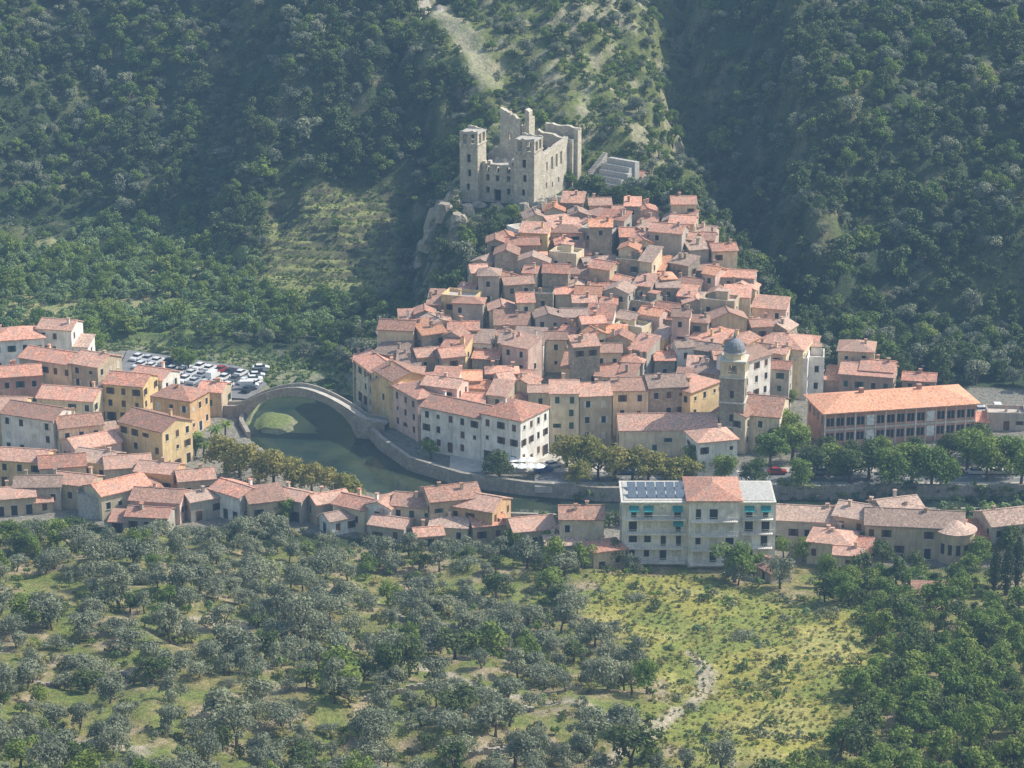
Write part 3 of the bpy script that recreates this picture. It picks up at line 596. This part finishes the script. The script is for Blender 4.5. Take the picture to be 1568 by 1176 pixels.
def coll(name,meshes):
    c=bpy.data.collections.new(name)
    for k,m_ in enumerate(meshes): o=bpy.data.objects.new('%s_variant_%02d'%(name,k),m_); c.objects.link(o)
    return c
olive=[tree('olive_tree',k,[4.3,3.8,4.8,4.2,5.2,3.6,4.4][k],[2.8,2.5,2.6,3.2,2.5,2.9,2.7][k],.5,[16,10,14,20,13,18,9][k],1500,.19,LG) for k in range(7)]
fores=[tree('forest_tree',20+k,5.4,2.7,.8,12,700,.30,LF) for k in range(5)]+[tree('forest_tree',30,6.5,2.2,.8,12,700,.29,LF),tree('forest_tree',31,5,2.8,.7,11,700,.30,LG)]
brigh=[tree('broadleaf_tree',40+k,5.4,2.8,.7,13,1100,.24,LB_) for k in range(4)]
mids=[tree('oak_tree',45+k,5.0,2.7,.6,12,1000,.24,LF) for k in range(2)]
plane=[tree('plane_tree',50+k,7.2,3.7,1.3,17,2000,.28,LY) for k in range(4)]
green=[tree('lime_tree',60+k,7.6,4.0,1.3,17,2100,.28,LF if k%2 else LB_) for k in range(4)]
wills=[tree('willow_bush',70+k,3.4,2.1,.4,10,600,.24,LW) for k in range(4)]
bush=[tree('bush',80+k,1.5,1.1,.15,7,220,.16,[LB_,LG,LF,LW,LM][k]) for k in range(5)]
cypr=[tree('cypress_tree',90+k,8,1.0,.5,12,1400,.17,LC,'cypress') for k in range(2)]
def scatter(name,pts,cl):
    pts=np.array(pts); n_=len(pts); me=bpy.data.meshes.new(name); me.vertices.add(n_); me.vertices.foreach_set('co',pts[:,:3].astype(np.float32).ravel())
    a=me.attributes.new('scl','FLOAT_VECTOR','POINT'); s_=pts[:,3:4]*np.stack([RNG.uniform(.8,1.25,n_),RNG.uniform(.8,1.25,n_),RNG.uniform(.75,1.2,n_)],1); a.data.foreach_set('vector',s_.astype(np.float32).ravel())
    a=me.attributes.new('rot','FLOAT_VECTOR','POINT'); r=np.zeros((n_,3)); r[:,2]=RNG.uniform(0,6.28,n_); r[:,0]=RNG.normal(0,.08,n_); a.data.foreach_set('vector',r.astype(np.float32).ravel())
    a=me.attributes.new('pick','INT','POINT'); a.data.foreach_set('value',RNG.integers(0,len(cl.objects),n_).astype(np.int32))
    o=bpy.data.objects.new(name,me); scene.collection.objects.link(o)
    g=bpy.data.node_groups.new(name+'_nodes','GeometryNodeTree'); g.interface.new_socket('Geometry',in_out='INPUT',socket_type='NodeSocketGeometry'); g.interface.new_socket('Geometry',in_out='OUTPUT',socket_type='NodeSocketGeometry')
    N_=g.nodes; gi=N_.new('NodeGroupInput');go=N_.new('NodeGroupOutput'); ip=N_.new('GeometryNodeInstanceOnPoints'); ci=N_.new('GeometryNodeCollectionInfo'); ci.inputs['Collection'].default_value=cl; ci.inputs['Separate Children'].default_value=True; ci.inputs['Reset Children'].default_value=True
    def na(nm,t): x=N_.new('GeometryNodeInputNamedAttribute'); x.data_type=t; x.inputs['Name'].default_value=nm; return x.outputs['Attribute']
    g.links.new(gi.outputs[0],ip.inputs['Points']); g.links.new(ci.outputs[0],ip.inputs['Instance']); ip.inputs['Pick Instance'].default_value=True
    g.links.new(na('pick','INT'),ip.inputs['Instance Index']); g.links.new(na('rot','FLOAT_VECTOR'),ip.inputs['Rotation']); g.links.new(na('scl','FLOAT_VECTOR'),ip.inputs['Scale']); g.links.new(ip.outputs[0],go.inputs[0])
    md=o.modifiers.new('instances','NODES'); md.node_group=g; print(name,n_); return o
def grid(x0,x1,y0,y1,sp,j=.45):
    a,b=np.meshgrid(np.arange(x0,x1,sp),np.arange(y0,y1,sp)); a=a+RNG.uniform(-j,j,a.shape)*sp; b=b+RNG.uniform(-j,j,b.shape)*sp; return a.ravel(),b.ravel()
def free(x,y,m=1.2):
    ok=np.ones(len(x),bool)
    for bx2,by3,r in BLD: ok&=np.hypot(x-bx2,y-by3)>r+m
    return ok
def infr(x,y,m=12): return np.abs(x)<(y+600)*.2+m
def pack(x,y,s,dz=0): return np.stack([x,y,H(x,y)+dz,s],1)
# foreground olive grove
x,y=grid(-130,130,-300,-66,5.9,.6)
y0=np.interp(x,[-150,-60,0,60,150],[-68,-70,-84,-97,-102])
ms=polysd(x,y,MEADOW); nn_=fbm(x/14,y/14,55)
pth=np.min([lined(x,y,p) for p in PATHS],axis=0)
right=(x>np.interp(y,[-330,-200,-100],[38,44,62]))&(ms>0)
ok=(y<y0)&infr(x,y)&free(x,y)&(pth>2.2)
o1=ok&~right&((ms>2.5)|((nn_>.02)&(RNG.random(len(x))<.22)))&((nn_>-.30)|(ms<0))&(RNG.random(len(x))<.92)
P_=pack(x[o1],y[o1],np.clip(RNG.normal(1.0,.24,o1.sum()),.5,1.55)*np.where(nn_[o1]>.1,1.1,.95)*np.where(ms[o1]<2.5,.75,1)); oth=RNG.random(len(P_))<.08+.25*(nn_[o1]>.2)
scatter('olive_grove',P_[~oth],coll('olive',olive)); scatter('grove_oaks',P_[oth],coll('oaks',mids+[brigh[2],brigh[3]]))
CY=[G(1522,905),G(1540,912),G(1556,902)]
x2,y2=grid(30,130,-300,-96,4.4); ms2=polysd(x2,y2,MEADOW); o2=infr(x2,y2)&(ms2>1.5)&(x2>np.interp(y2,[-330,-200,-100],[36,44,62]))&(y2<np.interp(x2,[30,150],[-93,-104]))&free(x2,y2)&(RNG.random(len(x2))<.9)
for cx_,cy_ in CY: o2&=~((np.abs(x2-cx_)<3.5)&(y2<cy_+2)&(y2>cy_-16))
scatter('broadleaf_wood',pack(x2[o2],y2[o2],RNG.uniform(.6,1.3,o2.sum())),coll('broadleaf',brigh+[fores[0],mids[0]]))
x,y=grid(-125,125,-300,-60,2.6); ms=polysd(x,y,MEADOW); y0=np.interp(x,[-150,-60,0,60,150],[-64,-66,-79,-92,-98])
nb=fbm(x/9,y/9,77); o3=(y<y0)&infr(x,y)&free(x,y,.3)&(RNG.random(len(x))<np.where(ms<0,.32,.46))&(nb>-.2)
scatter('undergrowth_bushes',pack(x[o3],y[o3],RNG.uniform(.35,1.35,o3.sum())),coll('undergrowth',[bush[0],bush[1],bush[2],bush[3],bush[4]]))
x,y=grid(15,105,-290,-93,1.1); ms=polysd(x,y,MEADOW); o3=(ms<3)&(RNG.random(len(x))<.5)
scatter('meadow_grass',pack(x[o3],y[o3],RNG.uniform(.2,.5,o3.sum()),-.1),coll('meadow',[bush[4],bush[4],bush[0]]))
# back hills
x,y=grid(-200,200,28,282,4.0,.55); hh=H(x,y); rdv=polysd(x,y,RIVER); vb=polysd(x,y,VB); tw=polysd(x,y,TOWN)
vin=vmask(x,y)>.3
xw=x+fbm(x/26,y/26,41)*22
spr=(y>122)&(xw>-16)&(xw<58)
nz=fbm(x/13,y/13,91); scr=np.minimum(lined(x,y,SCREE)-5,lined(x,y,TRAIL)-2)
val=(y>70)&(x<-36)&(hh<4)
cl=(x>-34)&(x<-10)&(y>62)&(y<124)
base=(rdv>2)&(vb>1.5)&(tw>2)&free(x,y,1)&(scr>0)&infr(x,y,20)&~val&~((y>88)&(y<104)&(x>-14)&(x<16))&(~cl|(RNG.random(len(x))<.5))
f1=base&~vin&((~spr)|(RNG.random(len(x))<.8))&(nz>-.46)&(RNG.random(len(x))<.96)
sz=np.where(spr[f1],.72,.98)*np.clip(RNG.normal(.95,.27,f1.sum()),.45,1.6); warm=RNG.random(f1.sum())<np.where(spr[f1],.6,.13)+.6*(fbm(x[f1]/20,y[f1]/20,93)>.1)  # warm: lighter-leaved trees, their patches also standing in for sunlit canopy
P_=pack(x[f1],y[f1],sz)
scatter('hillside_forest',P_[~warm],coll('forest',fores)); scatter('hillside_scrub_trees',P_[warm],coll('scrub',[brigh[0],brigh[1],olive[0],olive[1]]))
x3,y3=grid(-190,190,40,280,2.9); o4=(polysd(x3,y3,VB)>1)&(polysd(x3,y3,RIVER)>1.5)&(polysd(x3,y3,TOWN)>1)&free(x3,y3,.4)&infr(x3,y3,15)&(RNG.random(len(x3))<.6)&(vmask(x3,y3)<.3)&(lined(x3,y3,SCREE)>4)
scatter('hillside_shrubs',pack(x3[o4],y3[o4],RNG.uniform(.5,1.6,o4.sum())),coll('shrubs',[bush[0],bush[1],bush[2],bush[2]]))
x,y=grid(-175,-30,72,172,3.2); hh=H(x,y); o5=(hh<5)&(vmask(x,y)<.2)&(polysd(x,y,RIVER)>1)&infr(x,y)&(fbm(x/16,y/10,61)>-.2)&(polysd(x,y,VB)>2)&(x<-34)&free(x,y)
scatter('riverside_willows',pack(x[o5],y[o5],RNG.uniform(.5,1.45,o5.sum())),coll('willow',wills+[brigh[3]]))
xb,yb_=grid(-110,-35,26,72,2.0); rv=polysd(xb,yb_,RIVER); o6=(rv<3)&(H(xb,yb_)>-2.2); o6&=(RNG.random(len(xb))<.85)&(polysd(xb,yb_,PARK)>.5)
scatter('river_reeds',pack(xb[o6],yb_[o6],RNG.uniform(.5,1.2,o6.sum())),coll('reeds',[bush[0],bush[3]]))
xb,yb_=grid(14,150,-47.5,-43,1.7); a1=RNG.random(len(xb))<.8; xc,yc=grid(6,150,-66,-58,2.2); a2=(RNG.random(len(xc))<.8)&free(xc,yc,0)
scatter('riverbank_shrubs',np.concatenate([pack(xb[a1],np.full(a1.sum(),-44.2)+RNG.uniform(-1.6,.8,a1.sum()),RNG.uniform(.8,1.7,a1.sum())),pack(xc[a2],yc[a2],RNG.uniform(.9,2.1,a2.sum()))]),coll('bankshrub',bush[:4]))
rows=[]
for yv in np.arange(106,160,3.4):
    for xv in np.arange(-71,-32,1.1):
        if random.random()<.9: rows.append((xv+random.uniform(-.3,.3),yv+3*math.sin(xv*.07)+random.uniform(-.2,.2)))
rows=np.array(rows); scatter('vineyard_rows',pack(rows[:,0],rows[:,1],RNG.uniform(.35,.85,len(rows))),coll('vine',[bush[0],bush[3],bush[2]]))
xv_,yv_=grid(-70,-33,106,158,9); kv=RNG.random(len(xv_))<.3; scatter('vineyard_trees',pack(xv_[kv],yv_[kv],RNG.uniform(.5,.9,kv.sum())),coll('vinetrees',[olive[0],brigh[0]]))
def put(name,meshes,px,row,s,off=0):
    x,y=G(px,row); z=h1(x,y); o=bpy.data.objects.new(name,random.choice(meshes)); o.location=(x,y,z); o.scale=(s*random.uniform(.9,1.1),s*random.uniform(.9,1.1),s*random.uniform(.85,1.0)); o.rotation_euler=(0,0,random.uniform(0,6.28)); scene.collection.objects.link(o)
for px,row,s in [(345,726,1.35),(368,733,1.35),(395,741,1.4),(420,748,1.35),(448,756,1.3),(478,760,1.15),(512,766,1.05),(536,769,.95),(868,718,1.25),(892,730,1.4),(915,738,1.3),(942,740,1.4),(968,740,1.3),(992,745,1.25),(1018,746,1.2),(1045,742,1.1),(885,748,.9)]: put('plane_tree',plane,px,row,s)
for px,row,s in [(765,733,1.0),(660,704,.75),(1062,728,1.),(1110,744,.9),(1155,748,1.),(1180,718,1.25),(1205,684,1.25),(1212,708,1.35),(1185,692,1.),(1245,738,1.2),(1270,733,1.25),(1300,745,1.3),(1330,738,1.3),(1362,748,1.3),(1395,742,1.35),(1425,750,1.3),(1480,724,1.4),(1510,738,1.45),(1545,732,1.4),(1562,752,1.3),(1500,703,1.2),(1455,712,1.1),(1400,717,1.),(1350,712,.9),(1300,714,.9),(1265,710,.9),(1450,755,1.1),(1225,752,1.),(150,548,1.2),(135,528,1.1),(288,572,.8),(275,562,.7),(440,800,.7),(300,700,.7),(1230,860,.7),(1160,880,.6),(1350,870,.8),(1500,870,.9),(1200,855,.7),(1545,855,1.0),(1330,850,.7),(1520,850,.8),(420,780,.6),(560,800,.7),(785,850,.8),(845,850,.7),(700,820,.6),(80,775,.8),(350,780,.7),(940,868,.8),(1400,880,.7)]: put('lime_tree',green,px,row,s)
for px,row,s in [(764,832,.8),(1380,878,.6),(575,790,.6)]: put('cypress_tree',cypr,px,row,s)
for (x,y),s in zip(CY,(1.25,1.4,1.5)):
    o=bpy.data.objects.new('cypress_tree',cypr[0]); o.location=(x,y,h1(x,y)); o.scale=(s,s,s); scene.collection.objects.link(o)
for (x,y,s) in [(-3,66,.5),(24,92,.6),(48,70,.6),(56,60,.7),(64,48,.7),(70,38,.7),(60,30,.45),(30,60,.35),(10,45,.35),(-14,30,.35),(20,20,.35),(73,24,.6),(66,10,.6),(-9,60,.5),(8,84,.6),(0,90,.7),(14,93,.6)]:
    o=bpy.data.objects.new('garden_tree',random.choice(green)); o.location=(x,y,h1(x,y)); o.scale=(s,s,s*1.1); scene.collection.objects.link(o)
def palm():
    mb=MB([BARK,LB_]); mb.tube((0,0,-.5),(.15,0,4.6),.32,.24,0,8)
    for k in range(22):
        a=k*2.4; up=.9-.055*k; p=Vector((.15,0,4.6)); dirv=Vector((math.cos(a),math.sin(a),up)).normalized(); sd=Vector((-math.sin(a),math.cos(a),0))
        for j in range(6):
            w0=.38*math.sin(math.pi*(j+.6)/7.2); w1=.38*math.sin(math.pi*(j+1.6)/7.2); q_=p+dirv*.45
            for e in(-1,1): mb.poly([p,q_,q_+sd*e*w1-Vector((0,0,w1*.5)),p+sd*e*w0-Vector((0,0,w0*.5))],1)
            p=q_; dirv=(dirv+Vector((0,0,-.22))).normalized()
    return mb.mesh('palm_tree')
pm=palm()
for px,row,s in [(300,695,1.),(312,702,.8),(330,680,.9),(345,672,.8)]: put('palm_tree',[pm],px,row,s)
# ------------------------------------------------------------------ vehicles
TYRE=plain('tyre',(.02,.02,.02))
def carmesh(col,van=False):
    P=plain('car_paint',col,.3,.1,.04); mb=MB([P,GLASS,METAL,TYRE]); L=4.2
    if van: body=[(-2.3,.35),(2.3,.35),(2.35,.9),(2.1,1.15),(1.5,1.3),(1.0,2.1),(-2.3,2.15),(-2.35,1.0)]
    else: body=[(-2.1,.3),(2.1,.3),(2.15,.7),(1.95,.85),(1.1,.98),(-1.7,1.0),(-2.05,.95),(-2.12,.6)]
    mb.prism(body,-.86,.86,0,'y')
    if not van:
        a=[(-1.65,.98),(1.1,.96),(.35,1.42),(-1.15,1.44)]; w0,w1=.82,.66
        i=mb.vs([(a[0][0],-w0,a[0][1]),(a[1][0],-w0,a[1][1]),(a[2][0],-w1,a[2][1]),(a[3][0],-w1,a[3][1]),(a[0][0],w0,a[0][1]),(a[1][0],w0,a[1][1]),(a[2][0],w1,a[2][1]),(a[3][0],w1,a[3][1])])
        for f_ in ((0,1,2,3),(7,6,5,4),(1,5,6,2),(0,3,7,4)): mb.f.append(tuple(i+k for k in f_)); mb.m.append(1)
        mb.box(-1.17,.37,-.67,.67,1.42,1.48,0)
    else: mb.box(.9,1.3,-.87,.87,1.4,1.95,1); mb.poly([(1.52,-.75,1.32),(1.52,.75,1.32),(1.08,.7,2.0),(1.08,-.7,2.0)],1)
    for sx in(-1.3,1.35):
        for sy in(-.88,.7):
            mb.xf=Matrix.Translation((sx,sy,.33))@Matrix.Rotation(-math.pi/2,4,'X'); mb.cyl(0,0,0,.18,.33,.33,3,12); mb.cyl(0,0,.18,.19,.2,.2,2,8); mb.xf=None
    return mb.mesh('car')
cars=[carmesh(c) for c in [(.75,.75,.75),(.7,.72,.74),(.35,.37,.4),(.04,.05,.07),(.06,.12,.30),(.12,.13,.14),(.8,.8,.8),(.5,.52,.55)]]; cars=cars*2+[carmesh((.35,.05,.04)),carmesh((.8,.8,.8),True)]
def car(x,y,z,rot):
    o=bpy.data.objects.new('parked_car',random.choice(cars)); o.location=(x,y,z); o.rotation_euler=(0,0,rot); scene.collection.objects.link(o)
ang=math.atan2(-14,30)
for r_ in range(4):
    for k in range(14):
        x=-96+k*2.75+r_*1.5; y=56.0-k*2.75*.466-r_*6.4
        if float(polysd(np.array([x]),np.array([y]),PARK)[0])<-1.6 and random.random()<.92: car(x,y,.43,ang+math.pi/2+random.uniform(-.05,.05)+(math.pi if random.random()<.5 else 0))
for k in range(6): car(-62.5-.3*k,41-3*k,.43,.1)
for k in range(30):
    x=10+k*4.9+random.uniform(-.4,.4)
    if random.random()<.6: car(x,-34.9,.43,0)
for k in range(9): x,y=W(1500+k*9,628,.3); car(x,y,h1(x,y)+.03,math.pi/2)
car(*W(832,722,.5),.51,.3); car(*W(846,715,.5),.51,.5)
mb=MB([METAL,PAINT]); mb.tube((0,0,0),(0,0,2.5),.04,.04,0); 
for k in range(8):
    a=k*math.pi/4; b_=a+math.pi/4; mb.poly([(1.7*math.cos(a),1.7*math.sin(a),2.2),(1.7*math.cos(b_),1.7*math.sin(b_),2.2),(0,0,2.9)],1)
pm2=mb.mesh('market_parasol')
for k in range(7):
    x,y=W(785+ (k%4)*13,728-(k//4)*10,.5); o=bpy.data.objects.new('market_parasol',pm2); o.location=(x,y,.5); scene.collection.objects.link(o)
x,y=G(150,785); z=h1(x,y); mb=MB([CONC,METAL,PAVE]); mb.cyl(0,0,-3,2.2,4.2,4.2,0,28,False); mb.cyl(0,0,1.6,1.62,4,4,2,28)
for k in range(20):
    a=k*math.pi/10; mb.box(4*math.cos(a)-.04,4*math.cos(a)+.04,4*math.sin(a)-.04,4*math.sin(a)+.04,2.2,3.2,1)
mb.cyl(0,0,2.2,2.3,4.25,4.25,0,28,False); mb.obj('round_water_tank',(x,y,z+2.6))
def drywall(pts,h=1.0):
    mb=MB([QUAY]); P=[G(*p) for p in pts]
    for (a,b_) in zip(P[:-1],P[1:]):
        L=math.hypot(b_[0]-a[0],b_[1]-a[1]); n_=max(2,int(L/.7))
        for k in range(n_):
            x=a[0]+(b_[0]-a[0])*k/n_; y=a[1]+(b_[1]-a[1])*k/n_; z=h1(x,y); s_=random.uniform(.3,.45); mb.box(x-s_,x+s_,y-.3,y+.3*random.random()+.1,z-.6,z+h*random.uniform(.5,1.1),0)
    mb.obj('dry_stone_wall')
drywall([(320,1000),(400,985),(470,1000)]); drywall([(560,1075),(700,1060),(820,1090)]); drywall([(900,1120),(950,1095),(975,1120)]); drywall([(720,1160),(820,1140),(900,1160)],1.2); drywall([(60,1050),(180,1035),(240,1050)]); drywall([(600,950),(700,965),(760,955)])
x,y=G(955,1118); mb=MB([BROWN,PAINT,METAL])
for k in range(14):
    a=random.uniform(0,3); mb.xf=Matrix.Translation((random.uniform(-2.5,2.5),random.uniform(-2,2),.2+.08*k))@Matrix.Rotation(a,4,'Z'); mb.box(-1.2,1.2,-.12,.12,0,.08,k%3)
mb.xf=None; mb.obj('timber_pile',(x,y,h1(x,y)))
x,y=G(519,985); mb=MB([plain('blue_tarpaulin',(.25,.45,.5)),METAL]); mb.prism([(-.9,0),(.9,0),(.7,1.1),(0,1.5),(-.7,1.1)],-1.2,1.2,0); mb.obj('tarpaulin_shelter',(x,y,h1(x,y)),.4)
# ------------------------------------------------------------------ haze
mb=MB([]); m=bpy.data.materials.new('haze'); m.use_nodes=True; n=m.node_tree; n.nodes.remove(n.nodes['Principled BSDF'])
v=node(n,'ShaderNodeVolumeAbsorption'); v.inputs['Color'].default_value=(.2,.2,.2,1); v.inputs['Density'].default_value=.00011
e=node(n,'ShaderNodeEmission'); e.inputs['Color'].default_value=(.36,.64,1,1); e.inputs['Strength'].default_value=.00014  # even blue glow stands in for light scattered by the air
ad=node(n,'ShaderNodeAddShader'); n.links.new(v.outputs[0],ad.inputs[0]); n.links.new(e.outputs[0],ad.inputs[1])
n.links.new(ad.outputs[0],n.nodes['Material Output'].inputs['Volume']); mb.mats=[m]; mb.box(-480,480,-680,600,-30,310,0); mb.obj('haze')
print('houses',len(BLD))
